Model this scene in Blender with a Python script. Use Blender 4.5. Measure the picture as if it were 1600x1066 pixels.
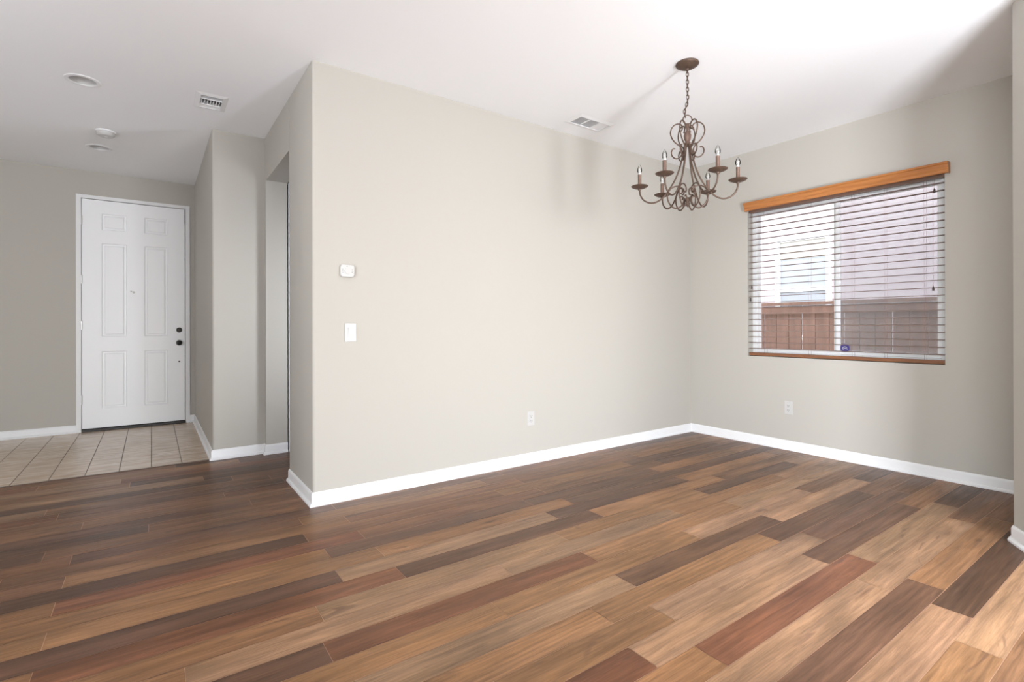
import bpy, bmesh, math, random
from mathutils import Vector, Matrix
random.seed(7)
for o in list(bpy.data.objects): bpy.data.objects.remove(o, do_unlink=True)
scn = bpy.context.scene
COL = scn.collection
PI = math.pi

# ------------------------------------------------------------------ camera
FPX, YAW, Y0 = 793.8841, 0.6173, 508.5086
CAM = Vector((-.8064, -3.248, 1.1041))
ROLL, PITCH = math.radians(-0.12856), math.radians(.058525)
fw = Vector((math.sin(YAW), math.cos(YAW), 0)); rt = Vector((math.cos(YAW), -math.sin(YAW), 0)); up = Vector((0, 0, 1))
f2 = fw*math.cos(PITCH) + up*math.sin(PITCH); u2 = up*math.cos(PITCH) - fw*math.sin(PITCH)
r3 = rt*math.cos(ROLL) + u2*math.sin(ROLL); u3 = u2*math.cos(ROLL) - rt*math.sin(ROLL)
cd = bpy.data.cameras.new('camera'); cam = bpy.data.objects.new('camera', cd); COL.objects.link(cam)
cam.matrix_world = Matrix(((r3.x, u3.x, -f2.x, CAM.x), (r3.y, u3.y, -f2.y, CAM.y), (r3.z, u3.z, -f2.z, CAM.z), (0, 0, 0, 1)))
cd.sensor_width = 36; cd.lens = FPX*36/1600; cd.shift_y = (Y0-533)/1600; cd.clip_start = .05
scn.camera = cam

# ------------------------------------------------------------------ world, lights, exposure
w = bpy.data.worlds.new('sky'); scn.world = w; w.use_nodes = True
wn = w.node_tree.nodes; wl = w.node_tree.links; wn.clear()
wo = wn.new('ShaderNodeOutputWorld'); bg = wn.new('ShaderNodeBackground'); sky = wn.new('ShaderNodeTexSky')
sky.sky_type = 'NISHITA'; sky.sun_disc = False; sky.sun_elevation = math.radians(55); sky.sun_rotation = math.radians(200)
mx = wn.new('ShaderNodeMix'); mx.data_type = 'RGBA'; mx.inputs[0].default_value = .12
mx.inputs[6].default_value = (1, .98, .97, 1)
wl.new(sky.outputs[0], mx.inputs[7]); wl.new(mx.outputs[2], bg.inputs[0]); wl.new(bg.outputs[0], wo.inputs[0])
bg.inputs[1].default_value = 6.4
def area(name, loc, aim, sx, sy, power, color=(1, 1, 1), spread=180):
    d = bpy.data.lights.new(name, 'AREA'); d.shape = 'RECTANGLE'; d.size = sx; d.size_y = sy; d.energy = power; d.color = color
    d.spread = math.radians(spread)
    o = bpy.data.objects.new(name, d); COL.objects.link(o); o.location = loc
    o.rotation_euler = (Vector(aim)-Vector(loc)).to_track_quat('-Z', 'Y').to_euler(); return o
COOL = (.93, .975, 1.06)
area('studio_light', (1.04, -4.02, .95), (3.3, -2.3, .98), .42, 1.5, 140, COOL)             # photographer's tall strip lamp beside the camera
area('fill_left', (-4.5, -4.5, 1.3), (0, -2.5, 2.2), 2.4, 1.8, 200, COOL)            # added ambient fill lamp behind the camera, not a known window
area('ceiling_fill', (-3.2, -1.0, .25), (-3.2, -1.0, 3), 2, 3, 60, COOL)  # added uplight out of view, brightens the entry ceiling
area('hall_light', (1.15, .5, 1.2), (.1, 1.5, 1.25), .4, 1.6, 7.5, COOL, 85)
area('fill_rear', (.9, -8.9, 1.0), (.4, -3, 2.6), 2.4, 1.5, 135, COOL)                # added rear fill lamp for a flatter falloff into the entry
scn.view_settings.view_transform = 'Standard'; scn.view_settings.look = 'None'
scn.view_settings.gamma = 1; scn.view_settings.use_curve_mapping = False
scn.view_settings.exposure = 0.0

# ------------------------------------------------------------------ dimensions (metres)
L, P, Q, R, H = 3.7924, 1.6075, .3954, 3.6742, 2.74
XW, YB = -4.6, -9.0            # far left wall, rear wall
T = .15

# ------------------------------------------------------------------ helpers
def lin(r, g, b):
    f = lambda c: ((c/255+.055)/1.055)**2.4 if c > 10 else c/255/12.92
    return (f(r), f(g), f(b), 1)
def mat(name, col, rough=.6, metal=0, spec=.5, bump=0, bscale=200, vary=0, vscale=4, **kw):
    m = bpy.data.materials.new(name); m.use_nodes = True
    nt = m.node_tree; b = nt.nodes['Principled BSDF']
    b.inputs['Base Color'].default_value = col; b.inputs['Roughness'].default_value = rough
    b.inputs['Metallic'].default_value = metal; b.inputs['Specular IOR Level'].default_value = spec
    tc = nt.nodes.new('ShaderNodeTexCoord')
    if vary:
        n = nt.nodes.new('ShaderNodeTexNoise'); n.inputs['Scale'].default_value = vscale; n.inputs['Detail'].default_value = 4
        mr = nt.nodes.new('ShaderNodeMapRange'); mr.inputs['To Min'].default_value = 1-vary; mr.inputs['To Max'].default_value = 1+vary
        mm = nt.nodes.new('ShaderNodeVectorMath'); mm.operation = 'SCALE'; mm.inputs[0].default_value = col[:3]
        nt.links.new(tc.outputs['Object'], n.inputs['Vector']); nt.links.new(n.outputs['Fac'], mr.inputs['Value'])
        nt.links.new(mr.outputs[0], mm.inputs['Scale']); nt.links.new(mm.outputs[0], b.inputs['Base Color'])
    if bump:
        n = nt.nodes.new('ShaderNodeTexNoise'); n.inputs['Scale'].default_value = bscale; n.inputs['Detail'].default_value = 3
        bp = nt.nodes.new('ShaderNodeBump'); bp.inputs['Strength'].default_value = bump; bp.inputs['Distance'].default_value = .002
        nt.links.new(tc.outputs['Object'], n.inputs['Vector']); nt.links.new(n.outputs['Fac'], bp.inputs['Height'])
        nt.links.new(bp.outputs[0], b.inputs['Normal'])
    for k, v in kw.items(): b.inputs[k.replace('_', ' ')].default_value = v
    return m
def tag(o, label=None, cat=None, group=None, kind=None):
    if label: o['label'] = label
    if cat: o['category'] = cat
    if group: o['group'] = group
    if kind: o['kind'] = kind
    return o
def obj(name, bm, m, parent=None, smooth=False, bevel=0, seg=2, angle=40):
    bmesh.ops.recalc_face_normals(bm, faces=bm.faces)
    me = bpy.data.meshes.new(name); bm.to_mesh(me); bm.free()
    for x in (m if isinstance(m, (list, tuple)) else [m]): me.materials.append(x)
    o = bpy.data.objects.new(name, me); COL.objects.link(o)
    if parent:
        o.parent = parent
    if bevel:
        md = o.modifiers.new('bevel', 'BEVEL'); md.width = bevel; md.segments = seg; md.limit_method = 'ANGLE'; md.angle_limit = math.radians(35)
    if smooth:
        for p in me.polygons: p.use_smooth = True
        try: me.set_sharp_from_angle(angle=math.radians(angle))
        except Exception: pass
    return o
def empty(name, loc, label, cat, group=None, rz=0):
    o = bpy.data.objects.new(name, None); COL.objects.link(o); o.location = loc; o.rotation_euler = (0, 0, rz)
    o.empty_display_size = .05
    return tag(o, label, cat, group)
def B(): return bmesh.new()
def box(bm, x0, x1, y0, y1, z0, z1, mi=0):
    vs = [bm.verts.new((x, y, z)) for z in (z0, z1) for x, y in ((x0, y0), (x1, y0), (x1, y1), (x0, y1))]
    for f in ((0, 3, 2, 1), (4, 5, 6, 7), (0, 1, 5, 4), (1, 2, 6, 5), (2, 3, 7, 6), (3, 0, 4, 7)):
        fc = bm.faces.new([vs[i] for i in f]); fc.material_index = mi
    return vs
def prism(bm, pts, z0, z1, mi=0):
    a = [bm.verts.new((x, y, z0)) for x, y in pts]; b = [bm.verts.new((x, y, z1)) for x, y in pts]
    n = len(pts)
    fs = [bm.faces.new(a[::-1]), bm.faces.new(b)] + [bm.faces.new((a[i], a[(i+1) % n], b[(i+1) % n], b[i])) for i in range(n)]
    for f in fs: f.material_index = mi
def lathe(bm, prof, n=32, c=(0, 0, 0), axis='z', mi=0):
    """prof: (r, h) pairs; closed at ends where r == 0"""
    rings = []
    for r, h in prof:
        ring = []
        for i in range(n if r > 1e-6 else 1):
            a = 2*PI*i/n; p = (r*math.cos(a), r*math.sin(a), h)
            if axis == 'y': p = (p[0], p[2], p[1])
            if axis == 'x': p = (p[2], p[0], p[1])
            ring.append(bm.verts.new((c[0]+p[0], c[1]+p[1], c[2]+p[2])))
        rings.append(ring)
    for a, b in zip(rings, rings[1:]):
        for i in range(n):
            j = (i+1) % n
            if len(a) == 1 and len(b) == 1: continue
            if len(a) == 1: f = bm.faces.new((a[0], b[j], b[i]))
            elif len(b) == 1: f = bm.faces.new((a[i], a[j], b[0]))
            else: f = bm.faces.new((a[i], a[j], b[j], b[i]))
            f.material_index = mi
def smoothpath(pts, sub=6):
    P_ = [Vector(p) for p in pts]; out = []
    for i in range(len(P_)-1):
        p0 = P_[max(i-1, 0)]; p1 = P_[i]; p2 = P_[i+1]; p3 = P_[min(i+2, len(P_)-1)]
        for k in range(sub):
            t = k/sub
            out.append(.5*((2*p1)+(-p0+p2)*t+(2*p0-5*p1+4*p2-p3)*t*t+(-p0+3*p1-3*p2+p3)*t**3))
    out.append(P_[-1]); return out
def tube(bm, pts, r, n=8, closed=False, taper=None, mi=0):
    pts = [Vector(p) for p in pts]; m = len(pts); rings = []
    ref = None
    for i, p in enumerate(pts):
        if closed: d = pts[(i+1) % m]-pts[i-1]
        else: d = pts[min(i+1, m-1)]-pts[max(i-1, 0)]
        d.normalize()
        if ref is None:
            ref = Vector((0, 0, 1)) if abs(d.z) < .9 else Vector((1, 0, 0))
            ref = (ref-d*ref.dot(d)).normalized()
        else:
            ref = (ref-d*ref.dot(d)).normalized()
        s = d.cross(ref); rr = r*(taper[i] if taper else 1)
        rings.append([bm.verts.new(p+ref*math.cos(2*PI*k/n)*rr+s*math.sin(2*PI*k/n)*rr) for k in range(n)])
    for i in range(m if closed else m-1):
        a, b = rings[i], rings[(i+1) % m]
        for k in range(n): bm.faces.new((a[k], a[(k+1) % n], b[(k+1) % n], b[k])).material_index = mi
    if not closed:
        bm.faces.new(rings[0][::-1]); bm.faces.new(rings[-1])
def apply_mods(o):
    dg = bpy.context.evaluated_depsgraph_get(); me = bpy.data.meshes.new_from_object(o.evaluated_get(dg))
    o.modifiers.clear(); o.data = me
def cut(o, cutters):
    for c in cutters:
        md = o.modifiers.new('b', 'BOOLEAN'); md.operation = 'DIFFERENCE'; md.object = c; md.solver = 'EXACT'
    bpy.context.view_layer.update(); apply_mods(o)
    for c in cutters: bpy.data.objects.remove(c, do_unlink=True)
def cutter(fn):
    bm = B(); fn(bm); return obj('cutter', bm, [])

# ------------------------------------------------------------------ materials
M_wall = mat('greige wall paint', (.478, .455, .408, 1), .75, spec=.25, bump=.12, bscale=260)
M_ceil = mat('white ceiling paint', (.90, .905, .91, 1), .85, spec=.2, bump=.1, bscale=220)
M_trim = mat('white trim paint', (.80, .80, .80, 1), .35)
M_door = mat('white door paint', (.90, .905, .91, 1), .38)
M_plast = mat('white plastic', (.55, .54, .52, 1), .35)
M_plastg = mat('grey plastic', (.25, .25, .24, 1), .45)
M_dark = mat('dark void', (.015, .014, .013, 1), .8)
M_slot = mat('dark slot', (.03, .03, .03, 1), .6)
M_duct = mat('grey duct metal', (.07, .07, .068, 1), .6)
M_black = mat('oil rubbed bronze', (.02, .017, .015, 1), .3, metal=.8)
M_thresh = mat('dark bronze threshold', (.018, .014, .012, 1), .4)
M_steel = mat('steel', (.6, .6, .58, 1), .3, metal=1)
M_bronze = mat('antique copper bronze', (.105, .066, .046, 1), .5, metal=.4, vary=.35, vscale=60)
M_sleeve = mat('copper candle sleeve', (.17, .105, .078, 1), .5, metal=.3, vary=.25, vscale=80)
M_vinyl = mat('white vinyl', (.85, .85, .85, 1), .35)
M_stucco = mat('pale pink stucco', (.37, .315, .32, 1), .9, bump=.3, bscale=90)
M_conc = mat('pale concrete', (.55, .53, .50, 1), .9, vary=.1)
M_hwin = mat('neighbour shade', (.24, .25, .265, 1), .5)
M_hshade = mat('neighbour cream shade', (.30, .28, .245, 1), .7)
M_sticker = mat('blue sticker', (.05, .04, .25, 1), .4)
M_cord = mat('reddish blind cord', (.20, .10, .08, 1), .7)
M_tassel = mat('dark wood tassel', (.05, .03, .025, 1), .4)
def glass_mat(name, tint=(1, 1, 1, 1), refl=.08):
    m = bpy.data.materials.new(name); m.use_nodes = True; nt = m.node_tree; nt.nodes.clear()
    o = nt.nodes.new('ShaderNodeOutputMaterial'); t = nt.nodes.new('ShaderNodeBsdfTransparent'); t.inputs[0].default_value = tint
    g = nt.nodes.new('ShaderNodeBsdfGlossy'); g.inputs['Roughness'].default_value = .02
    mi = nt.nodes.new('ShaderNodeMixShader'); fr = nt.nodes.new('ShaderNodeFresnel'); fr.inputs[0].default_value = 1.45
    nt.links.new(fr.outputs[0], mi.inputs[0]); nt.links.new(t.outputs[0], mi.inputs[1]); nt.links.new(g.outputs[0], mi.inputs[2])
    nt.links.new(mi.outputs[0], o.inputs[0]); return m
M_glass = glass_mat('window glass', (.97, .98, .97, 1))
M_bulb = glass_mat('clear bulb glass', (.93, .93, .92, 1))
def screen_mat():
    m = bpy.data.materials.new('insect screen mesh'); m.use_nodes = True; nt = m.node_tree; nt.nodes.clear()
    o = nt.nodes.new('ShaderNodeOutputMaterial'); t = nt.nodes.new('ShaderNodeBsdfTransparent')
    d = nt.nodes.new('ShaderNodeBsdfDiffuse'); d.inputs[0].default_value = (.42, .42, .43, 1)
    mi = nt.nodes.new('ShaderNodeMixShader'); mi.inputs[0].default_value = .33
    nt.links.new(t.outputs[0], mi.inputs[1]); nt.links.new(d.outputs[0], mi.inputs[2]); nt.links.new(mi.outputs[0], o.inputs[0]); return m
M_screen = screen_mat()
def wood_mat(name, c1, c2, axis, rough=.35, scale=30, stretch=.06, spec=.5):
    m = bpy.data.materials.new(name); m.use_nodes = True; nt = m.node_tree; b = nt.nodes['Principled BSDF']
    tc = nt.nodes.new('ShaderNodeTexCoord'); mp = nt.nodes.new('ShaderNodeMapping')
    s = [scale]*3; s[axis] = scale*stretch; mp.inputs['Scale'].default_value = s
    n = nt.nodes.new('ShaderNodeTexNoise'); n.inputs['Detail'].default_value = 5; n.inputs['Scale'].default_value = 1; n.inputs['Distortion'].default_value = .5
    cr = nt.nodes.new('ShaderNodeValToRGB'); cr.color_ramp.elements[0].position = .3; cr.color_ramp.elements[1].position = .7
    cr.color_ramp.elements[0].color = c1; cr.color_ramp.elements[1].color = c2
    nt.links.new(tc.outputs['Object'], mp.inputs[0]); nt.links.new(mp.outputs[0], n.inputs['Vector'])
    nt.links.new(n.outputs['Fac'], cr.inputs[0]); nt.links.new(cr.outputs[0], b.inputs['Base Color'])
    b.inputs['Roughness'].default_value = rough; b.inputs['Specular IOR Level'].default_value = spec
    return m
M_oak = wood_mat('golden oak valance', (.36, .13, .035, 1), (.52, .21, .06, 1), 1, .3, 60)
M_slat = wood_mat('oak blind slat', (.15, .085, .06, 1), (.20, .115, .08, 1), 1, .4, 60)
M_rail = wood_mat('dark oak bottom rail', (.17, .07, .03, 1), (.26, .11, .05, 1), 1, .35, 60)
M_fence = wood_mat('red brown fence wood', (.115, .058, .040, 1), (.20, .105, .075, 1), 2, .8, 14, .15)

# ---- plank floor
def plank_mat():
    m = bpy.data.materials.new('laminate oak planks'); m.use_nodes = True; nt = m.node_tree; N = nt.nodes; K = nt.links; b = N['Principled BSDF']
    at = N.new('ShaderNodeAttribute'); at.attribute_name = 'tint'
    rn = N.new('ShaderNodeAttribute'); rn.attribute_name = 'seed'
    tc = N.new('ShaderNodeTexCoord'); sx = N.new('ShaderNodeSeparateXYZ'); K.new(tc.outputs['Object'], sx.inputs[0])
    def coords(kx, ky):
        a = N.new('ShaderNodeMath'); a.operation = 'MULTIPLY'; a.inputs[1].default_value = kx; K.new(sx.outputs[0], a.inputs[0])
        c = N.new('ShaderNodeMath'); c.operation = 'MULTIPLY'; c.inputs[1].default_value = ky; K.new(sx.outputs[1], c.inputs[0])
        s = N.new('ShaderNodeMath'); s.operation = 'MULTIPLY'; s.inputs[1].default_value = 37; K.new(rn.outputs['Fac'], s.inputs[0])
        v = N.new('ShaderNodeCombineXYZ'); K.new(a.outputs[0], v.inputs[0]); K.new(c.outputs[0], v.inputs[1]); K.new(s.outputs[0], v.inputs[2]); return v
    def noise(v, det, rough=.55, dist=0):
        n = N.new('ShaderNodeTexNoise'); n.inputs['Scale'].default_value = 1; n.inputs['Detail'].default_value = det
        n.inputs['Roughness'].default_value = rough; n.inputs['Distortion'].default_value = dist; K.new(v.outputs[0], n.inputs['Vector']); return n
    def rng(n, a, c, lo=.3, hi=.7):
        r = N.new('ShaderNodeMapRange'); r.inputs['From Min'].default_value = lo; r.inputs['From Max'].default_value = hi
        r.inputs['To Min'].default_value = a; r.inputs['To Max'].default_value = c; K.new(n.outputs[0], r.inputs['Value']); return r
    fine = rng(noise(coords(6, 170), 6, .7), .76, 1.19)
    mid = rng(noise(coords(3.6, 55), 6, .72, 1.4), .70, 1.24)
    blot = rng(noise(coords(1.7, 6), 3, .5, .4), .70, 1.28)
    # cathedral rings
    wv = N.new('ShaderNodeTexWave'); wv.wave_type = 'RINGS'; wv.rings_direction = 'SPHERICAL'
    wv.inputs['Scale'].default_value = 1.0; wv.inputs['Distortion'].default_value = 7; wv.inputs['Detail'].default_value = 2; wv.inputs['Detail Scale'].default_value = .6
    K.new(coords(1.6, 13).outputs[0], wv.inputs['Vector'])
    ring = rng(wv, .86, 1.07, 0, 1)
    p = fine
    for q in (mid, blot, ring):
        mm = N.new('ShaderNodeMath'); mm.operation = 'MULTIPLY'; K.new(p.outputs[0], mm.inputs[0]); K.new(q.outputs[0], mm.inputs[1]); p = mm
    sc = N.new('ShaderNodeVectorMath'); sc.operation = 'SCALE'; K.new(at.outputs['Vector'], sc.inputs[0]); K.new(p.outputs[0], sc.inputs['Scale'])
    # knots / dark smudges
    kn = noise(coords(4, 15), 2, .5, 1.2); kr = rng(kn, 0, .6, .64, .76)
    mk = N.new('ShaderNodeMix'); mk.data_type = 'RGBA'; K.new(kr.outputs[0], mk.inputs[0]); K.new(sc.outputs[0], mk.inputs[6]); mk.inputs[7].default_value = (.09, .045, .03, 1)
    # hue drift to yellow
    hn = rng(noise(coords(1.1, 9), 3), 0, .35, .45, .75)
    mh = N.new('ShaderNodeMix'); mh.data_type = 'RGBA'; mh.blend_type = 'MULTIPLY'; K.new(hn.outputs[0], mh.inputs[0]); K.new(mk.outputs[2], mh.inputs[6]); mh.inputs[7].default_value = (1.12, 1.06, .78, 1)
    K.new(mh.outputs[2], b.inputs['Base Color'])
    rr = rng(noise(coords(3, 60), 3), .30, .44); K.new(rr.outputs[0], b.inputs['Roughness'])
    b.inputs['Specular IOR Level'].default_value = .26
    bp = N.new('ShaderNodeBump'); bp.inputs['Strength'].default_value = .12; bp.inputs['Distance'].default_value = .0008
    K.new(fine.outputs[0], bp.inputs['Height']); K.new(bp.outputs[0], b.inputs['Normal'])
    return m
M_plank = plank_mat()
M_seam = mat('pale bevel seam', (.50, .30, .19, 1), .5)
TINT = {'L': (.305, .174, .098), 'T': (.262, .133, .062), 'M': (.200, .099, .051), 'R': (.195, .080, .040), 'D': (.130, .066, .038), 'K': (.085, .044, .026)}
PH = {-3: .3, -2: .9, -1: 1.485, 0: 1.711, 1: 1.88, 2: 2.912, 3: .715, 4: .525, 5: .79, 6: 1.81, 7: .865, 8: .298, 9: -.32, 10: .5, 11: -.28,
      12: .103, 13: -.13, 14: .105, 15: -.11, 16: .1, 17: -.15, 18: .104, 19: -.12, 20: .101, 21: -.01, 22: .4, 23: -.3, 24: .1}
CC = {-2: {0: 'M', -1: 'M'}, -1: {-1: 'T', 0: 'L'}, 0: {-1: 'L', 0: 'K', 1: 'D'}, 1: {-1: 'D', 0: 'T', 1: 'M'}, 2: {-2: 'L', -1: 'L', 0: 'M'},
      3: {-1: 'T', 0: 'R', 1: 'L', 2: 'D'}, 4: {-1: 'R', 0: 'L', 1: 'D', 2: 'T'}, 5: {-1: 'T', 0: 'L', 1: 'D', 2: 'M'},
      6: {-2: 'T', -1: 'T', 0: 'D', 1: 'M'}, 7: {-2: 'T', -1: 'L', 0: 'D', 1: 'L', 2: 'D'}, 8: {-1: 'T', 0: 'T', 1: 'L', 2: 'M'},
      9: {-1: 'D', 0: 'R', 1: 'T', 2: 'L', 3: 'L'}, 10: {-1: 'L', 0: 'L', 1: 'T', 2: 'L'}, 11: {-1: 'T', 0: 'L', 1: 'T', 2: 'D', 3: 'L'},
      12: {-2: 'T', -1: 'R', 0: 'D', 1: 'T', 2: 'M'}, 13: {-1: 'D', 0: 'L', 1: 'D', 2: 'T', 3: 'M'}, 14: {-2: 'T', -1: 'T', 0: 'T', 1: 'D', 2: 'D'},
      15: {-1: 'T', 0: 'D', 1: 'D', 2: 'T'}, 16: {-2: 'T', -1: 'R', 0: 'M', 1: 'M', 2: 'D'}, 17: {-1: 'D', 0: 'M', 1: 'T', 2: 'D', 3: 'M'},
      18: {-2: 'M', -1: 'T', 0: 'M', 1: 'M', 2: 'T'}, 19: {-2: 'M', -1: 'M', 0: 'T', 1: 'M', 2: 'M'}, 20: {-2: 'M', -1: 'D', 0: 'M', 1: 'M', 2: 'D'},
      21: {-2: 'D', -1: 'M'}, 22: {-2: 'D', -1: 'M'}, 23: {-1: 'D'}, 24: {-2: 'M', -1: 'M'}, 25: {-1: 'R'}, 26: {-2: 'D', -1: 'D'}, 27: {-1: 'M'}, 28: {-1: 'M'}, 29: {-1: 'D'}}
def make_floor():
    bm = B(); tl = bm.loops.layers.float_color.new('tint'); sl = bm.faces.layers.float.new('seed')
    g = .0011; pitch = .1275; k0 = math.floor((YB+2.692)/pitch)
    rows = int((1.62+2.692)/pitch)+1
    for k in range(k0, rows):
        y0 = -2.692+pitch*k; y1 = y0+pitch; y0 = max(y0, YB); y1 = min(y1, 1.622)
        if y1-y0 < .01: continue
        ph = PH.get(k, random.uniform(0, 1.22)); cc = CC.get(k, {})
        n0 = math.floor((XW-ph)/1.22)
        for i in range(n0, 8):
            x0 = max(ph+1.22*i, XW); x1 = min(ph+1.22*(i+1), L+.02)
            if x1-x0 < .01: continue
            key = cc.get(i) or random.choice('LTTMMMRDD')
            c = TINT[key]; j = [random.uniform(.93, 1.07) for _ in range(3)]; j = [.75*j[0]+.25*q for q in j]
            vs = [bm.verts.new(p) for p in ((x0+g, y0+g, 0), (x1-g, y0+g, 0), (x1-g, y1-g, 0), (x0+g, y1-g, 0))]
            f = bm.faces.new(vs); f[sl] = random.random()*3
            for lp in f.loops: lp[tl] = (c[0]*j[0], c[1]*j[1], c[2]*j[2], 1)
    # seam bed a hair below the planks, then the slab
    for z in (-.0012,):
        f = bm.faces.new([bm.verts.new(p) for p in ((XW, YB, z), (L+.02, YB, z), (L+.02, 1.622, z), (XW, 1.622, z))]); f.material_index = 1
    for f in bm.faces:
        if f.normal.z < 0: f.normal_flip()
    me = bpy.data.meshes.new('floor'); bm.to_mesh(me); bm.free(); me.materials.append(M_plank); me.materials.append(M_seam)
    o = bpy.data.objects.new('floor', me); COL.objects.link(o); tag(o, kind='structure')
make_floor()
# slab under it
bm = B(); box(bm, XW-T, L+T, YB-T, R+T, -.15, -.004); tag(obj('floor', bm, M_conc), kind='structure')

# ---- entry tile
def tile_mat():
    m = bpy.data.materials.new('beige ceramic tile'); m.use_nodes = True; nt = m.node_tree; N = nt.nodes; K = nt.links; b = N['Principled BSDF']
    tc = N.new('ShaderNodeTexCoord'); mp = N.new('ShaderNodeMapping'); mp.inputs['Scale'].default_value = (5, 24, 1); K.new(tc.outputs['Object'], mp.inputs[0])
    n = N.new('ShaderNodeTexNoise'); n.inputs['Scale'].default_value = 1; n.inputs['Detail'].default_value = 5; n.inputs['Distortion'].default_value = .4; K.new(mp.outputs[0], n.inputs['Vector'])
    cr = N.new('ShaderNodeValToRGB'); cr.color_ramp.elements[0].position = .32; cr.color_ramp.elements[1].position = .68
    cr.color_ramp.elements[0].color = (.46, .345, .25, 1); cr.color_ramp.elements[1].color = (.66, .53, .41, 1)
    K.new(n.outputs['Fac'], cr.inputs[0]); K.new(cr.outputs[0], b.inputs['Base Color']); b.inputs['Roughness'].default_value = .24
    return m
M_tile = tile_mat(); M_grout = mat('brown grout', (.11, .075, .055, 1), .8)
bm = B()
xg = [-1.612+.2013*k for k in range(-15, 7)]
xs = [XW]+[x for x in xg if XW+.03 < x < -Q-.03]+[-Q]
for a, b_ in zip(xs, xs[1:]): box(bm, a+.0025, b_-.0025, 1.640, R+.05, -.01, .002)
box(bm, XW, -Q, 1.636, R+.05, -.02, .0002, 1)
tag(obj('floor', bm, [M_tile, M_grout]), kind='structure')
bm = B(); box(bm, XW, -Q, 1.618, 1.640, -.01, .004); tag(obj('trim_1', bm, mat('dark wood edge strip', (.10, .055, .035, 1), .45), bevel=.002), kind='structure')
# hall floor behind the doorway
bm = B(); box(bm, 0.0, 1.4, 1.622, R, -.02, -.001); tag(obj('floor', bm, M_plank), kind='structure')

# ------------------------------------------------------------------ walls
def arc(cx, cy, r, a0, a1, n=6): return [(cx+r*math.cos(a0+(a1-a0)*i/n), cy+r*math.sin(a0+(a1-a0)*i/n)) for i in range(n+1)]
r_ = .018   # bull-nosed drywall corners
bm = B()
prism(bm, arc(r_, r_, r_, -PI/2, -PI)+arc(.006, .645-.006, .006, PI, PI/2, 3)+[(.17, .645), (.17, .12), (L, .12), (L, 0)], 0, H)
box(bm, 0, .17, .645, 1.55, 2.365, H)      # header over the doorway
tag(obj('wall_back', bm, M_wall, smooth=True), kind='structure')
bm = B()
prism(bm, [(-Q, R)]+arc(-Q+r_, P+r_, r_, PI, 1.5*PI)+[(0, P), (0, 1.55), (.172, 1.55), (.172, R)], 0, H)
tag(obj('wall_middle', bm, M_wall, smooth=True), kind='structure')
bm = B(); box(bm, XW-T, -Q, R, R+T, 0, H); wf = obj('wall_front', bm, M_wall)
cut(wf, [cutter(lambda b: box(b, -1.444, -.444, R-.1, R+.3, -.1, 2.487))]); tag(wf, kind='structure')
# window wall
WY0, WY1, WZ0, WZ1 = -2.085, -.622, .817, 2.205
bm = B(); box(bm, L, L+T, -3.2, .12, 0, H); wr = obj('wall_right', bm, M_wall)
cut(wr, [cutter(lambda b: box(b, L-.1, L+T+.1, WY0, WY1, WZ0, WZ1))]); tag(wr, kind='structure')
# angled pier wall on the right edge
n_ = Vector((-.835, -.55)).normalized(); c0 = Vector((2.77, -2.616)); c1 = c0+n_*.36
bm = B(); prism(bm, [(L, -2.616), (2.77, -2.616), tuple(c1), (c1.x, YB-T), (L, YB-T)], 0, H)
tag(obj('wall_pier', bm, M_wall), kind='structure')
bm = B(); box(bm, XW-T, XW, YB-T, R+T, 0, H); wlft = obj('wall_left', bm, M_wall)
cut(wlft, [cutter(lambda b: box(b, XW-.3, XW+.1, -5.8, -3.2, .3, 2.2))]); tag(wlft, kind='structure')
bm = B(); box(bm, XW-T, c1.x, YB-T, YB, 0, H); wb = obj('wall_rear', bm, M_wall)
cut(wb, [cutter(lambda b: box(b, -.5, 2.3, YB-.3, YB+.1, .2, 2.1))]); tag(wb, kind='structure')
# hall behind doorway
bm = B(); box(bm, 1.4, 1.5, .12, R, 0, H); box(bm, .172, 1.4, R, R+.1, 0, H); tag(obj('wall_hall', bm, M_wall), kind='structure')

# made-up glazed opening around the left fill lamp (behind the camera)
w2 = empty('added_window_left', (0, 0, 0), None, None); tag(w2, kind='structure')
bm = B(); ya, yb_, z0, z1, f = -5.8, -3.2, .3, 2.2, .05; xa, xb_ = XW-.11, XW-.06
box(bm, xa, xb_, ya, ya+f, z0, z1); box(bm, xa, xb_, yb_-f, yb_, z0, z1); box(bm, xa, xb_, ya+f, yb_-f, z0, z0+f); box(bm, xa, xb_, ya+f, yb_-f, z1-f, z1)
obj('window_frame', bm, M_vinyl, w2)
bm = B(); box(bm, XW-.09, XW-.085, ya+f, yb_-f, z0+f, z1-f); obj('pane', bm, M_glass, w2)
w3 = empty('added_window_rear', (0, 0, 0), None, None); tag(w3, kind='structure')  # unseen rear opening, made up to go with the rear fill lamp
bm = B(); xa, xb_, z0, z1 = -.5, 2.3, .2, 2.1; ya, yb_ = YB-.11, YB-.06
box(bm, xa, xa+f, ya, yb_, z0, z1); box(bm, xb_-f, xb_, ya, yb_, z0, z1); box(bm, xa+f, xb_-f, ya, yb_, z0, z0+f); box(bm, xa+f, xb_-f, ya, yb_, z1-f, z1)
obj('window_frame', bm, M_vinyl, w3)
bm = B(); box(bm, xa+f, xb_-f, YB-.09, YB-.085, z0+f, z1-f); obj('pane', bm, M_glass, w3)

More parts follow.
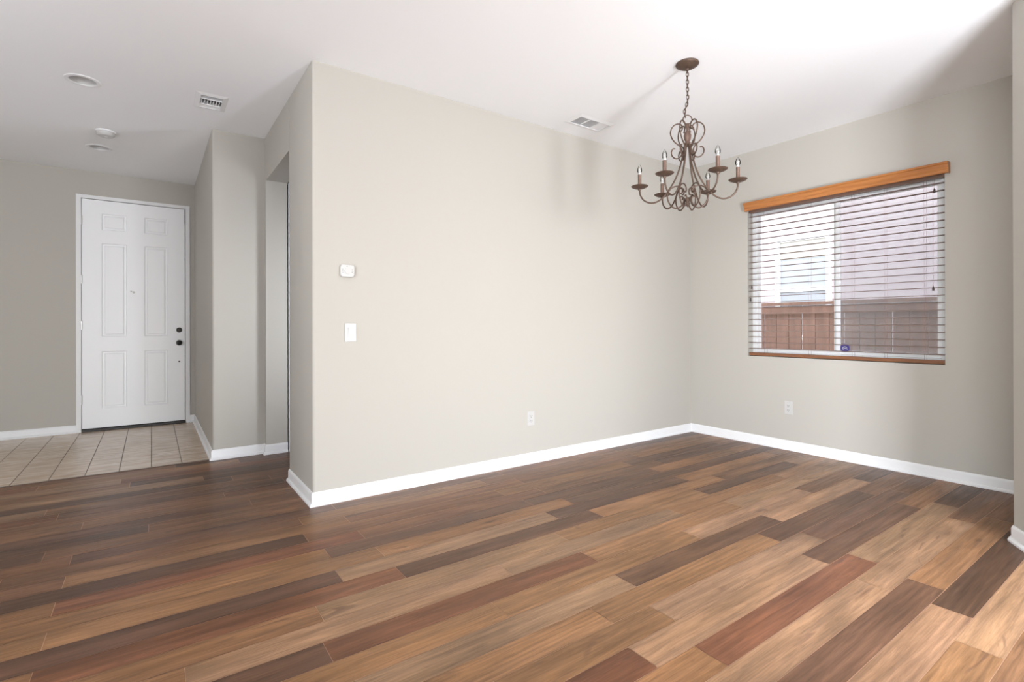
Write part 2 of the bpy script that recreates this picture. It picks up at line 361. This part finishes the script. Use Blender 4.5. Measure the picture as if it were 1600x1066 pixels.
# ------------------------------------------------------------------ ceiling with cut outs
bm = B(); box(bm, XW-T, L+T, YB-T, R+T, H, H+.12); ce = obj('ceiling', bm, M_ceil)
CANS = [(-1.175, 1.15), (-1.19, 2.71)]
cuts = [cutter(lambda b, c=c: lathe(b, [(0, H-.05), (.078, H-.05), (.078, H+.09), (0, H+.09)], 32, (c[0], c[1], 0))) for c in CANS]
V1 = (-.552, -.350, .882, 1.184); V2 = (1.893, 2.278, -.37, -.165)
cuts += [cutter(lambda b, v=v: box(b, v[0]+.03, v[1]-.03, v[2]+.03, v[3]-.03, H-.05, H+.09)) for v in (V1, V2)]
cut(ce, cuts); tag(ce, kind='structure')

# ------------------------------------------------------------------ baseboards
PROF = [(0, 0), (.023, 0), (.023, .009), (.019, .017), (.011, .021), (.010, .026), (.010, .066), (.0075, .077), (.003, .083), (0, .084)]
def base(name, path, closed_ends=True):
    """path runs so that the room is on the LEFT side of travel"""
    bm = B(); pts = [Vector(p) for p in path]; n = len(pts); rings = []
    for i, p in enumerate(pts):
        ns = []
        if i > 0: d = (pts[i]-pts[i-1]).normalized(); ns.append(Vector((-d.y, d.x)))
        if i < n-1: d = (pts[i+1]-pts[i]).normalized(); ns.append(Vector((-d.y, d.x)))
        if len(ns) == 2: m_ = (ns[0]+ns[1]); m_ = m_/m_.length_squared*2 if m_.length_squared > 0 else ns[0]
        else: m_ = ns[0]
        rings.append([bm.verts.new((p.x+m_.x*a, p.y+m_.y*a, z)) for a, z in PROF])
    k = len(PROF)
    for a, b_ in zip(rings, rings[1:]):
        for j in range(k): bm.faces.new((a[j], a[(j+1) % k], b_[(j+1) % k], b_[j]))
    bm.faces.new(rings[0]); bm.faces.new(rings[-1][::-1])
    tag(obj(name, bm, M_trim, smooth=True, angle=25), kind='structure')
base('baseboard_back', [(L, -2.616), (L, 0), (0, 0), (0, .645)])
base('baseboard_middle', [(.172, 1.55), (0, 1.55), (0, P), (-Q, P), (-Q, R), (-.444, R)])
base('baseboard_front', [(-1.444, R), (XW, R), (XW, YB), (c1.x, YB)])
base('baseboard_pier', [(c1.x, YB), tuple(c1), (2.77, -2.616), (L, -2.616)])

# door frame beyond the hall doorway: dark gap then a white jamb with latch plate
bm = B(); box(bm, .172, .182, 1.57, 1.58, 0, 2.36); tag(obj('trim_2', bm, M_slot), kind='structure')
bm = B(); box(bm, .182, .215, 1.545, 1.62, 0, 2.365); tag(obj('trim_3', bm, M_trim), kind='structure')
bm = B(); box(bm, .187, .209, 1.5425, 1.545, .992, 1.116); tag(obj('strike_plate', bm, M_steel, bevel=.001), 'small bright metal strike plate on the white jamb inside the hall doorway', 'strike plate')

# ------------------------------------------------------------------ front door
dr = empty('door_1', (-.944, R, 0), None, None); tag(dr, kind='structure')
def loc(bm, o): bmesh.ops.translate(bm, verts=bm.verts, vec=-Vector(o.location)); return bm
bm = B()
x0, x1, zt = -1.444, -.444, 2.488
for a, b_ in ((x0, x0+.042), (x1-.042, x1)): box(bm, a, b_, R-.012, R+.13, 0, zt)
box(bm, x0+.042, x1-.042, R-.012, R+.13, zt-.036, zt)
for a, b_ in ((x0+.042, x0+.052), (x1-.052, x1-.042)): box(bm, a, b_, R+.052, R+.075, 0, zt-.036)
obj('door_frame', loc(bm, dr), M_trim, dr, bevel=.002)
# leaf: grid with recessed mouldings and raised fields
lx0, lx1, lz0, lz1 = -1.399, -.494, .034, 2.447
yf = R+.006
bm = B()
cols = [(-1.236, -1.024), (-.868, -.656)]; rws = [(.236, .842), (1.0, 1.992), (2.135, 2.308)]
gx = sorted([lx0, lx1]+[v for c in cols for v in c]); gz = sorted([lz0, lz1]+[v for c in rws for v in c])
def quad(bm, pts): return bm.faces.new([bm.verts.new(p) for p in pts])
for i in range(len(gx)-1):
    for j in range(len(gz)-1):
        a, b_, c, d = gx[i], gx[i+1], gz[j], gz[j+1]
        if i % 2 == 1 and j % 2 == 1:
            steps = [(0, 0), (.007, .012), (.020, .012), (.031, .002), (.034, .002)]
            for (s0, h0), (s1, h1) in zip(steps, steps[1:]):
                A = [(a+s0, yf+h0, c+s0), (b_-s0, yf+h0, c+s0), (b_-s0, yf+h0, d-s0), (a+s0, yf+h0, d-s0)]
                Bq = [(a+s1, yf+h1, c+s1), (b_-s1, yf+h1, c+s1), (b_-s1, yf+h1, d-s1), (a+s1, yf+h1, d-s1)]
                for k in range(4): quad(bm, (A[k], A[(k+1) % 4], Bq[(k+1) % 4], Bq[k]))
            quad(bm, Bq)
        else: quad(bm, ((a, yf, c), (b_, yf, c), (b_, yf, d), (a, yf, d)))
bmesh.ops.remove_doubles(bm, verts=bm.verts, dist=1e-5)
# sides/back
bm2 = B(); box(bm2, lx0, lx1, yf+.0135, yf+.044, lz0, lz1)
tmp = bpy.data.meshes.new('t'); bm2.to_mesh(tmp); bm.from_mesh(tmp); bm2.free()
for a, b_ in (((lx0, lz0), (lx0, lz1)), ((lx1, lz0), (lx1, lz1)), ((lx0, lz0), (lx1, lz0)), ((lx0, lz1), (lx1, lz1))):
    quad(bm, ((a[0], yf, a[1]), (b_[0], yf, b_[1]), (b_[0], yf+.0136, b_[1]), (a[0], yf+.0136, a[1])))
leaf = obj('door_leaf', loc(bm, dr), M_door, dr)
bm = B(); box(bm, x0+.042, x1-.042, R-.02, R+.12, .0025, .026); obj('threshold', loc(bm, dr), M_thresh, dr, bevel=.003)
bm = B(); box(bm, lx0, lx1, R+.005, R+.04, .026, .034); obj('door_sweep', loc(bm, dr), M_dark, dr)
bm = B(); box(bm, x0, x1, R+.10, R+.149, .0, 2.45); obj('door_backing', loc(bm, dr), M_dark, dr)
for z in (2.22, 1.60, 1.12, .34):
    bm = B(); lathe(bm, [(0, z-.045), (.006, z-.045), (.006, z+.045), (0, z+.045)], 10, (lx0-.0005, R-.003, 0)); obj('hinge', loc(bm, dr), M_steel, dr, smooth=True)
def knobset(z, kind):
    bm = B()
    if kind == 'knob':
        lathe(bm, [(0, 0), (.031, 0), (.031, -.006), (.012, -.010), (.011, -.030), (.022, -.036), (.027, -.048), (.024, -.060), (.012, -.066), (0, -.067)], 28, (-.547, yf, z), 'y')
    else:
        lathe(bm, [(0, 0), (.029, 0), (.029, -.008), (.023, -.016), (0, -.017)], 28, (-.547, yf, z), 'y'); box(bm, -.552, -.542, yf-.032, yf-.015, z-.014, z+.014)
    obj('door_knob' if kind == 'knob' else 'deadbolt', loc(bm, dr), M_black, dr, smooth=True)
knobset(.920, 'knob'); knobset(1.066, 'bolt')
bm = B(); lathe(bm, [(0, 0), (.009, 0), (.008, -.003), (0, -.004)], 16, (-.547, yf, .706), 'y'); obj('keyhole', loc(bm, dr), M_black, dr, smooth=True)
bm = B(); lathe(bm, [(0, 0), (.012, 0), (.011, -.004), (.005, -.005), (0, -.003)], 18, (-.963, yf, 1.479), 'y'); lathe(bm, [(0, 0), (.009, 0), (.008, -.004), (0, -.005)], 18, (-.985, yf, 1.487), 'y'); obj('peephole', loc(bm, dr), M_plast, dr, smooth=True)
bm = B(); box(bm, lx1+.0005, x1-.0425, R-.008, R+.03, 2.28, 2.44); obj('weather_seal', loc(bm, dr), M_slot, dr)

# ------------------------------------------------------------------ window unit
wd = empty('window_1', (L+.10, (WY0+WY1)/2, WZ0), None, None); tag(wd, kind='structure')
fx0, fx1 = L+.085, L+.145
bm = B(); f = .042
box(bm, fx0, fx1, WY0, WY0+f, WZ0, WZ1); box(bm, fx0, fx1, WY1-f, WY1, WZ0, WZ1); box(bm, fx0, fx1, WY0+f, WY1-f, WZ0, WZ0+f); box(bm, fx0, fx1, WY0+f, WY1-f, WZ1-f, WZ1)
obj('window_frame', loc(bm, wd), M_vinyl, wd, bevel=.003)
ym = -1.372
for (a, b_, xa, xb) in ((ym, WY1-f, fx0+.005, fx0+.027), (WY0+f, ym+.055, fx0+.031, fx0+.053)):
    bm = B(); s = .030
    box(bm, xa, xb, a, a+s, WZ0+f, WZ1-f); box(bm, xa, xb, b_-s, b_, WZ0+f, WZ1-f); box(bm, xa, xb, a+s, b_-s, WZ0+f, WZ0+f+s); box(bm, xa, xb, a+s, b_-s, WZ1-f-s, WZ1-f)
    sh = obj('sash', loc(bm, wd), M_vinyl, wd, bevel=.002)
    bm = B(); xm = (xa+xb)/2; box(bm, xm-.002, xm+.002, a+s, b_-s, WZ0+f+s, WZ1-f-s); obj('pane', loc(bm, wd), M_glass, sh)
bm = B(); box(bm, fx1-.004, fx1-.003, WY0+f, ym+.02, WZ0+f, WZ1-f); obj('insect_screen', loc(bm, wd), M_screen, wd)
# sticker on the inside of the right pane
st = empty('window_sticker', (fx0+.008, -1.410, .914), 'small blue octagonal alarm sticker on the window glass right of the centre stile', 'sticker')
bm = B(); r = .036; pts = [(r*math.cos(PI/8+PI/4*k), r*math.sin(PI/8+PI/4*k)) for k in range(8)]
a = [bm.verts.new((0, p[0], p[1])) for p in pts]; b_ = [bm.verts.new((-.0015, p[0], p[1])) for p in pts]
bm.faces.new(a); bm.faces.new(b_[::-1]); [bm.faces.new((a[i], a[(i+1) % 8], b_[(i+1) % 8], b_[i])) for i in range(8)]
obj('sticker_face', bm, M_sticker, st)
bm = B()
tube(bm, smoothpath([(-.0025, .020, -.004), (-.0025, .010, .008), (-.0025, -.004, .010), (-.0025, -.016, .004)], 5), .0035, 6)
tube(bm, smoothpath([(-.0025, .016, -.012), (-.0025, .004, -.004), (-.0025, -.010, -.004), (-.0025, -.020, -.010)], 5), .0035, 6)
obj('sticker_mark', bm, M_plast, st)

# ------------------------------------------------------------------ blind
bl = empty('window_blind', (L+.03, (WY0+WY1)/2, WZ0), 'wooden slatted blind with golden oak valance lowered over the window', 'blind')
BY0, BY1 = WY0+.004, WY1-.004
prof = [(0, 0), (0, .074), (-.004, .078), (-.030, .078), (-.034, .074), (-.034, .064), (-.026, .056), (-.020, .036), (-.014, .020), (-.014, .006), (-.010, 0)]
bm = B(); y0, y1 = -2.117, -.612; xb = L-.016; zb = 2.176
a = [bm.verts.new((xb+p*1.0-.012, y0, zb+q)) for p, q in prof]; b_ = [bm.verts.new((xb+p-.012, y1, zb+q)) for p, q in prof]
bm.faces.new(a); bm.faces.new(b_[::-1]); n = len(prof)
for i in range(n): bm.faces.new((a[i], a[(i+1) % n], b_[(i+1) % n], b_[i]))
box(bm, xb-.012, L-.001, y0, y0+.01, zb, zb+.078); box(bm, xb-.012, L-.001, y1-.01, y1, zb, zb+.078)
obj('valance', loc(bm, bl), M_oak, bl)
bm = B(); box(bm, L+.012, L+.062, BY0, BY1, 2.162, 2.203); obj('head_rail', loc(bm, bl), M_slat, bl)
zs = [.888+.0538*k for k in range(24)]
sx0, sx1 = L+.010, L+.060
for z in zs:
    bm = B(); m_ = 6; top = []; bot = []
    tilt = .035
    for i in range(m_+1):
        t = i/m_; x = sx0+(sx1-sx0)*t; zz = z+.0022*(1-(2*t-1)**2)+tilt*(x-(sx0+sx1)/2)
        top.append((x, zz+.0014)); bot.append((x, zz-.0014))
    prof2 = top+bot[::-1]
    a = [bm.verts.new((x, BY0, q)) for x, q in prof2]; b_ = [bm.verts.new((x, BY1, q)) for x, q in prof2]; n = len(prof2)
    bm.faces.new(a); bm.faces.new(b_[::-1]); [bm.faces.new((a[i], a[(i+1) % n], b_[(i+1) % n], b_[i])) for i in range(n)]
    obj('slat', loc(bm, bl), M_slat, bl)
bm = B(); box(bm, sx0+.001, sx1-.001, BY0, BY1, .822, .850); obj('bottom_rail', loc(bm, bl), M_rail, bl, bevel=.004)
for y in (-.775, -1.161, -1.494, -1.718, -1.964):
    bm = B()
    for x in (sx0-.001, sx1+.001): tube(bm, [(x, y, .84), (x, y, 1.5), (x, y, 2.17)], .0008, 5)
    obj('ladder_cord', loc(bm, bl), M_cord, bl)
for y, z, nm in ((-.659, 1.462, 'tassel'), (-.648, 1.348, 'tassel'), (-2.026, 2.073, 'tassel'), (-2.018, 1.367, 'tassel')):
    bm = B(); tube(bm, [(sx0-.006, y, z+.01), (sx0-.006, y, (z+2.165)/2), (sx0-.006, y, 2.165)], .0008, 5); cdp = obj('pull_cord', loc(bm, bl), M_cord, bl)
    bm = B(); lathe(bm, [(0, z+.018), (.003, z+.018), (.006, z+.004), (.0075, z-.012), (.006, z-.018), (0, z-.019)], 12, (sx0-.006, y, 0)); obj(nm, loc(bm, bl), M_tassel, cdp, smooth=True)

# ------------------------------------------------------------------ outside
bm = B(); box(bm, L+T, 30, -22, 22, -.40, -.25); tag(obj('ground', bm, M_conc), kind='structure')
fc = empty('fence', (5.3, -1, -.25), 'red brown board fence with a cap rail in the side yard outside the window', 'fence')
bm = B(); y = -8.0; k = 0
while y < 9:
    wv_ = .138; box(bm, 5.30, 5.318, y, y+wv_, -.25, 1.33); y += wv_+(.006 if k % 3 else .012); k += 1
obj('fence_boards', loc(bm, fc), M_fence, fc)
bm = B(); box(bm, 5.275, 5.30, -8, 9, 1.235, 1.32); box(bm, 5.26, 5.35, -8, 9, 1.335, 1.372); obj('fence_rail', loc(bm, fc), M_fence, fc)
nb = empty('neighbour_house', (7.6, 0, -.25), 'pale pink stucco house wall beyond the fence with a white framed window', 'house')
NX = 7.6
bm = B(); box(bm, NX, NX+.3, -16, 16, -.25, 5.2); hw = obj('stucco_wall', loc(bm, nb), M_stucco, nb)
WN = (.293, .988, .95, 2.446)
bm = B(); f = .075; a0, a1, b0, b1 = WN
box(bm, NX-.04, NX-.001, a0-f, a0, b0, b1); box(bm, NX-.04, NX-.001, a1, a1+f, b0, b1); box(bm, NX-.04, NX-.001, a0-f, a1+f, b1, b1+f); box(bm, NX-.04, NX-.001, a0, a1, 1.640, 1.704); box(bm, NX-.04, NX-.001, a0-f, a1+f, b0-f, b0)
hf = obj('window_frame', loc(bm, nb), M_vinyl, nb, bevel=.003)
bm = B(); box(bm, NX-.012, NX-.002, a0, a1, b0, b1); obj('pane', loc(bm, nb), M_hwin, hf)
bm = B(); box(bm, NX-.018, NX-.013, a0, a1, 2.16, b1); obj('window_shade', loc(bm, nb), M_hshade, hf)

# ------------------------------------------------------------------ chandelier
CX, CY = 1.922, -1.300
ch = empty('chandelier', (CX, CY, H), 'antique bronze scrolled chandelier with six candle lights hanging on a chain', 'chandelier')
def P3(rr, z, th, off=0):
    """off = sideways offset"""
    d = rt*math.cos(th)+fw*math.sin(th); s = Vector((-d.y, d.x, 0))
    return Vector((d.x*rr+s.x*off, d.y*rr+s.y*off, z-H))
bm = B(); lathe(bm, [(0, 0), (.067, 0), (.070, -.006), (.066, -.014), (.052, -.020), (.046, -.026), (.030, -.033), (.012, -.036), (.009, -.046), (0, -.048)], 40); obj('canopy', bm, M_bronze, ch, smooth=True, angle=60)
# chain
path = [(0, 0, -.046), (0, 0, -.10), (.001, 0, -.17), (.002, 0, -.225)]
end = rt*(-.022); path += [(end.x*.25, end.y*.25, -.262), (end.x*.8, end.y*.8, -.30), (end.x*.6, end.y*.6, -.335)]
sp = smoothpath(path, 12)
dist = 0; pos = []; nextd = 0; step = .0235
for a, b_ in zip(sp, sp[1:]):
    sg = (b_-a).length
    while nextd <= dist+sg: pos.append((a.lerp(b_, (nextd-dist)/sg), (b_-a).normalized())); nextd += step
    dist += sg
bm = B()
for i, (c, d) in enumerate(pos):
    s = rt if i % 2 else fw; s = (s-d*s.dot(d)).normalized(); a_, c_ = .0165, .0078
    tube(bm, [c+d*(a_*math.cos(t))+s*(c_*math.sin(t)) for t in [2*PI*k/14 for k in range(14)]], .0022, 6, closed=True)
tube(bm, [p+rt*.003 for p in sp], .0016, 6)
obj('chain', bm, M_bronze, ch, smooth=True)
zt = 2.388
bm = B(); tube(bm, [Vector((rt.x*.028*math.cos(t), rt.y*.028*math.cos(t), zt-H+.028*math.sin(t))) for t in [2*PI*k/28 for k in range(28)]], .0035, 8, closed=True); obj('hanging_loop', bm, M_bronze, ch, smooth=True)
bm = B(); lathe(bm, [(0, 2.365-H), (.010, 2.362-H), (.013, 2.345-H), (.008, 2.335-H), (.008, 2.318-H), (.017, 2.308-H), (.023, 2.288-H), (.020, 2.265-H), (.013, 2.25-H), (.020, 2.242-H), (.012, 2.228-H), (0, 2.215-H)], 24); obj('centre_finial', bm, M_sleeve, ch, smooth=True, angle=60)
bm = B(); lathe(bm, [(0, 1.905-H), (.012, 1.90-H), (.016, 1.885-H), (.010, 1.872-H), (.014, 1.862-H), (.007, 1.848-H), (0, 1.84-H)], 20); obj('bottom_finial', bm, M_bronze, ch, smooth=True, angle=60)
TH0 = math.radians(-15); RR = .29
arm_pts = [(.012, 2.245), (.022, 2.20), (.034, 2.14), (.050, 2.08), (.076, 2.015), (.108, 1.962), (.142, 1.917), (.180, 1.889), (.222, 1.882), (.262, 1.900), (.285, 1.935), (RR, 1.972)]
up_pts = [(.040, 2.318), (.032, 2.330), (.030, 2.346), (.042, 2.362), (.066, 2.366), (.090, 2.350), (.101, 2.318), (.095, 2.285), (.074, 2.252), (.048, 2.228), (.034, 2.200), (.036, 2.170), (.052, 2.152), (.074, 2.152), (.092, 2.170), (.096, 2.194), (.086, 2.212), (.072, 2.212)]
low_pts = [(.050, 1.900), (.038, 1.910), (.026, 1.900), (.024, 1.878), (.038, 1.850), (.066, 1.836), (.094, 1.850), (.116, 1.885), (.120, 1.925), (.102, 1.960), (.070, 1.975), (.042, 1.968), (.030, 1.948), (.036, 1.930), (.050, 1.932)]
for k in range(6):
    th = TH0+k*PI/3
    bm = B(); tube(bm, smoothpath([P3(r, z, th) for r, z in arm_pts], 5), .0052, 8); arm = obj('arm', bm, M_bronze, ch, smooth=True)
    c = P3(RR, 1.975, th)
    bm = B(); lathe(bm, [(0, -.012), (.008, -.010), (.010, 0), (.030, .004), (.048, .012), (.054, .018), (.052, .0195), (.030, .009), (.012, .006), (0, .006)], 32, c); obj('drip_pan', bm, M_bronze, arm, smooth=True, angle=60)
    bm = B(); lathe(bm, [(0, .004), (.0155, .004), (.0155, .012), (.0115, .014), (.0115, .092), (.009, .093), (0, .093)], 20, c); obj('candle_sleeve', bm, M_sleeve, arm, smooth=True)
    bm = B(); lathe(bm, [(.006, .092), (.0075, .098), (.0145, .112), (.0155, .122), (.0125, .136), (.006, .149), (.002, .156), (0, .157)], 20, c); bb = obj('bulb', bm, M_bulb, arm, smooth=True)
    bm = B(); lathe(bm, [(0, .092), (.0085, .093), (.0095, .100), (.008, .110), (.0045, .126), (.002, .134), (0, .135)], 12, c); obj('bulb_stem', bm, M_plast, bb, smooth=True)
    th2 = th
    for nm, pts in (('crown_scroll', up_pts), ('lower_scroll', low_pts)):
        bm = B(); q = smoothpath([P3(r, z, th2, .006 if nm == 'lower_scroll' else 0) for r, z in pts], 5); tube(bm, q, .0042 if nm == 'crown_scroll' else .0045, 8); obj(nm, bm, M_bronze, ch, smooth=True)

# ------------------------------------------------------------------ ceiling fittings
LB = ['round recessed ceiling downlight, larger and nearer one above the entry, unlit', 'round recessed ceiling downlight beside the smoke detector near the front door, unlit']
for i, (x, y) in enumerate(CANS):
    c = empty('recessed_light', (x, y, H), LB[i], 'light', 'recessed lights in the entry ceiling')
    bm = B(); lathe(bm, [(.073, .0), (.073, .002), (.072, -.004), (.080, -.007), (.096, -.004), (.098, 0), (.080, 0), (.0745, .0)], 40); obj('trim_ring', bm, M_trim, c, smooth=True)
    bm = B(); lathe(bm, [(.0735, 0), (.070, .02), (.060, .055), (.050, .085), (0, .085)], 40); obj('baffle', bm, M_plast, c, smooth=True)
    bm = B(); lathe(bm, [(0, .030), (.028, .032), (.046, .046), (.048, .060), (.030, .084), (0, .084)], 32); obj('lamp', bm, M_plast, c, smooth=True)
sd = empty('smoke_detector', (-1.115, 2.185, H), 'white domed smoke detector on the entry ceiling', 'smoke detector')
bm = B(); lathe(bm, [(0, 0), (.070, 0), (.071, -.010), (.066, -.014), (0, -.014)], 36); obj('base_plate', bm, M_trim, sd, smooth=True)
bm = B(); lathe(bm, [(0, -.014), (.062, -.014), (.062, -.030), (.052, -.042), (.020, -.046), (0, -.046)], 36); sc_ = obj('sensor_cover', bm, M_plast, sd, smooth=True)
bm = B(); lathe(bm, [(0, -.044), (.012, -.0445), (.012, -.048), (0, -.049)], 20, (.0, .0, 0)); obj('test_button', bm, M_trim, sc_, smooth=True)
def vent(v, name_label, banks):
    x0, x1, y0, y1 = v
    c = empty('ceiling_vent', ((x0+x1)/2, (y0+y1)/2, H), name_label, 'vent', 'air registers on the ceiling')
    o = Vector(c.location)
    bm = B(); m_ = .034
    ox = [(x0, y0), (x1, y0), (x1, y1), (x0, y1)]; ix = [(x0+m_, y0+m_), (x1-m_, y0+m_), (x1-m_, y1-m_), (x0+m_, y1-m_)]
    for k in range(4):
        j = (k+1) % 4
        quad(bm, ((*ox[k], H), (*ox[j], H), (*ix[j], H-.008), (*ix[k], H-.008)))
        quad(bm, ((*ix[k], H-.008), (*ix[j], H-.008), (*ix[j], H+.02), (*ix[k], H+.02)))
        quad(bm, ((*ox[k], H), (*ox[j], H), (*ix[j], H), (*ix[k], H)))
    bmesh.ops.remove_doubles(bm, verts=bm.verts, dist=1e-5)
    bmesh.ops.translate(bm, verts=bm.verts, vec=-o); obj('vent_frame', bm, M_trim, c)
    bm = B(); box(bm, x0+m_, x1-m_, y0+m_, y1-m_, H+.05, H+.06); bmesh.ops.translate(bm, verts=bm.verts, vec=-o); obj('duct', bm, M_duct, c)
    for (bx0, bx1, by0, by1, along, pitch, tilt) in banks:
        bm = B(); dx, dz = .016*math.sin(tilt), .016*math.cos(tilt); t = .0009; hh = .005 if abs(tilt) < .05 else 1
        if hh < 1: t = .0028; dx = 0; dz = .006
        if along == 'x':
            y = by0+pitch/2
            while y < by1:
                pr = [(y-dx/2-t, H-.004), (y-dx/2+t, H-.004), (y+dx/2+t, H-.004+dz), (y+dx/2-t, H-.004+dz)]
                a = [bm.verts.new((bx0, p, q)) for p, q in pr]; b_ = [bm.verts.new((bx1, p, q)) for p, q in pr]
                bm.faces.new(a); bm.faces.new(b_[::-1]); [bm.faces.new((a[i], a[(i+1) % 4], b_[(i+1) % 4], b_[i])) for i in range(4)]; y += pitch
        else:
            x = bx0+pitch/2
            while x < bx1:
                pr = [(x-dx/2-t, H-.004), (x-dx/2+t, H-.004), (x+dx/2+t, H-.004+dz), (x+dx/2-t, H-.004+dz)]
                a = [bm.verts.new((p, by0, q)) for p, q in pr]; b_ = [bm.verts.new((p, by1, q)) for p, q in pr]
                bm.faces.new(a); bm.faces.new(b_[::-1]); [bm.faces.new((a[i], a[(i+1) % 4], b_[(i+1) % 4], b_[i])) for i in range(4)]; x += pitch
        bmesh.ops.translate(bm, verts=bm.verts, vec=-o); obj('louvre_bank', bm, M_trim, c)
    for (bx0, bx1, by0, by1, *_r) in banks[1:]:
        bm = B()
        if by0 > banks[0][2]+.01: box(bm, bx0, bx1, by0-.005, by0+.003, H-.007, H+.012)
        else: box(bm, bx0-.005, bx0+.003, by0, by1, H-.007, H+.012)
        bmesh.ops.translate(bm, verts=bm.verts, vec=-o); obj('divider_bar', bm, M_trim, c)
x0, x1, y0, y1 = V1; m_ = .034
vent(V1, 'small white ceiling register above the hall doorway, its louvres split in two banks', [(x0+m_, x1-m_, y0+m_, y0+.098, 'x', .011, .55), (x0+m_, x1-m_, y0+.102, y0+.205, 'y', .0185, 0.02), (x0+m_, x1-m_, y0+.211, y1-m_, 'x', .011, -1.15)])
x0, x1, y0, y1 = V2
vent(V2, 'white ceiling register along the back wall left of the chandelier, with three louvre banks', [(x0+m_, x0+.135, y0+m_, y1-m_, 'y', .013, .35), (x0+.14, x0+.245, y0+m_, y1-m_, 'y', .013, .35), (x0+.25, x1-m_, y0+m_, y1-m_, 'y', .013, -1.1)])

# ------------------------------------------------------------------ wall plates (built facing -Y, then turned)
def outlet(locn, rz, label):
    c = empty('wall_outlet', locn, label, 'outlet', 'power outlets', rz)
    bm = B(); box(bm, -.035, .035, -.005, -.0003, -.0575, .0575); obj('cover_plate', bm, M_plast, c, bevel=.002)
    for z in (-.0195, .0195):
        bm = B(); lathe(bm, [(0, 0), (.0172, 0), (.0172, -.003), (0, -.003)], 24, (0, -.005, z), 'y'); s = obj('socket', bm, M_plast, c)
        bm = B(); box(bm, -.0085, -.0060, -.0088, -.0079, z-.004, z+.006); box(bm, .0060, .0085, -.0088, -.0079, z-.004, z+.006); lathe(bm, [(0, -.0079), (.003, -.0079), (.003, -.0088), (0, -.0088)], 10, (0, 0, z-.010), 'y'); obj('slots', bm, M_slot, s)
    bm = B(); lathe(bm, [(0, -.005), (.003, -.005), (.0025, -.0065), (0, -.0065)], 10, (0, 0, 0), 'y'); obj('screw', bm, M_steel, c)
outlet((1.681, 0, .360), 0, 'white duplex power outlet low on the back wall below the ceiling register')
outlet((L, -.997, .373), PI/2*-1, 'white duplex power outlet low on the right wall under the window')
sw = empty('light_switch', (.231, 0, 1.064), 'white rocker light switch on the back wall near its left corner', 'light switch')
bm = B(); box(bm, -.036, .036, -.006, -.0003, -.0585, .0585); obj('cover_plate', bm, M_plast, sw, bevel=.002)
bm = B()
vs = [(-.0165, -.0065, -.033), (.0165, -.0065, -.033), (.0165, -.0115, .033), (-.0165, -.0115, .033)]
a = [bm.verts.new(v) for v in vs]; b_ = [bm.verts.new((v[0], -.005, v[2])) for v in vs]; bm.faces.new(a); bm.faces.new(b_[::-1]); [bm.faces.new((a[i], a[(i+1) % 4], b_[(i+1) % 4], b_[i])) for i in range(4)]
obj('rocker', bm, M_plast, sw, bevel=.001)
tm = empty('thermostat', (.207, 0, 1.455), 'small white rounded square wall thermostat above the light switch', 'thermostat')
bm = B()
def rrect(w_, h_, r, n=6):
    pts = []
    for cx, cz, a0 in ((w_/2-r, h_/2-r, 0), (-w_/2+r, h_/2-r, PI/2), (-w_/2+r, -h_/2+r, PI), (w_/2-r, -h_/2+r, 1.5*PI)):
        pts += [(cx+r*math.cos(a0+PI/2*i/n), cz+r*math.sin(a0+PI/2*i/n)) for i in range(n+1)]
    return pts
def plate(bm, w_, h_, r, ya, yb_):
    p = rrect(w_, h_, r); a = [bm.verts.new((x, ya, z)) for x, z in p]; b_ = [bm.verts.new((x, yb_, z)) for x, z in p]; n = len(p)
    bm.faces.new(a); bm.faces.new(b_[::-1]); [bm.faces.new((a[i], a[(i+1) % n], b_[(i+1) % n], b_[i])) for i in range(n)]
plate(bm, .088, .078, .016, -.0003, -.024); obj('housing', bm, M_plast, tm, bevel=.004)
bm = B(); lathe(bm, [(0, -.024), (.021, -.024), (.020, -.028), (0, -.0285)], 28, (.002, 0, 0), 'y'); obj('dial', bm, M_plast, tm, smooth=True)
for x, z in ((-.030, .010), (-.030, 0), (-.030, -.012), (.029, .008), (.029, -.008), (-.003, .027)):
    bm = B(); box(bm, x-.003, x+.003, -.0248, -.0239, z-.0022, z+.0022); obj('button', bm, M_plastg, tm)
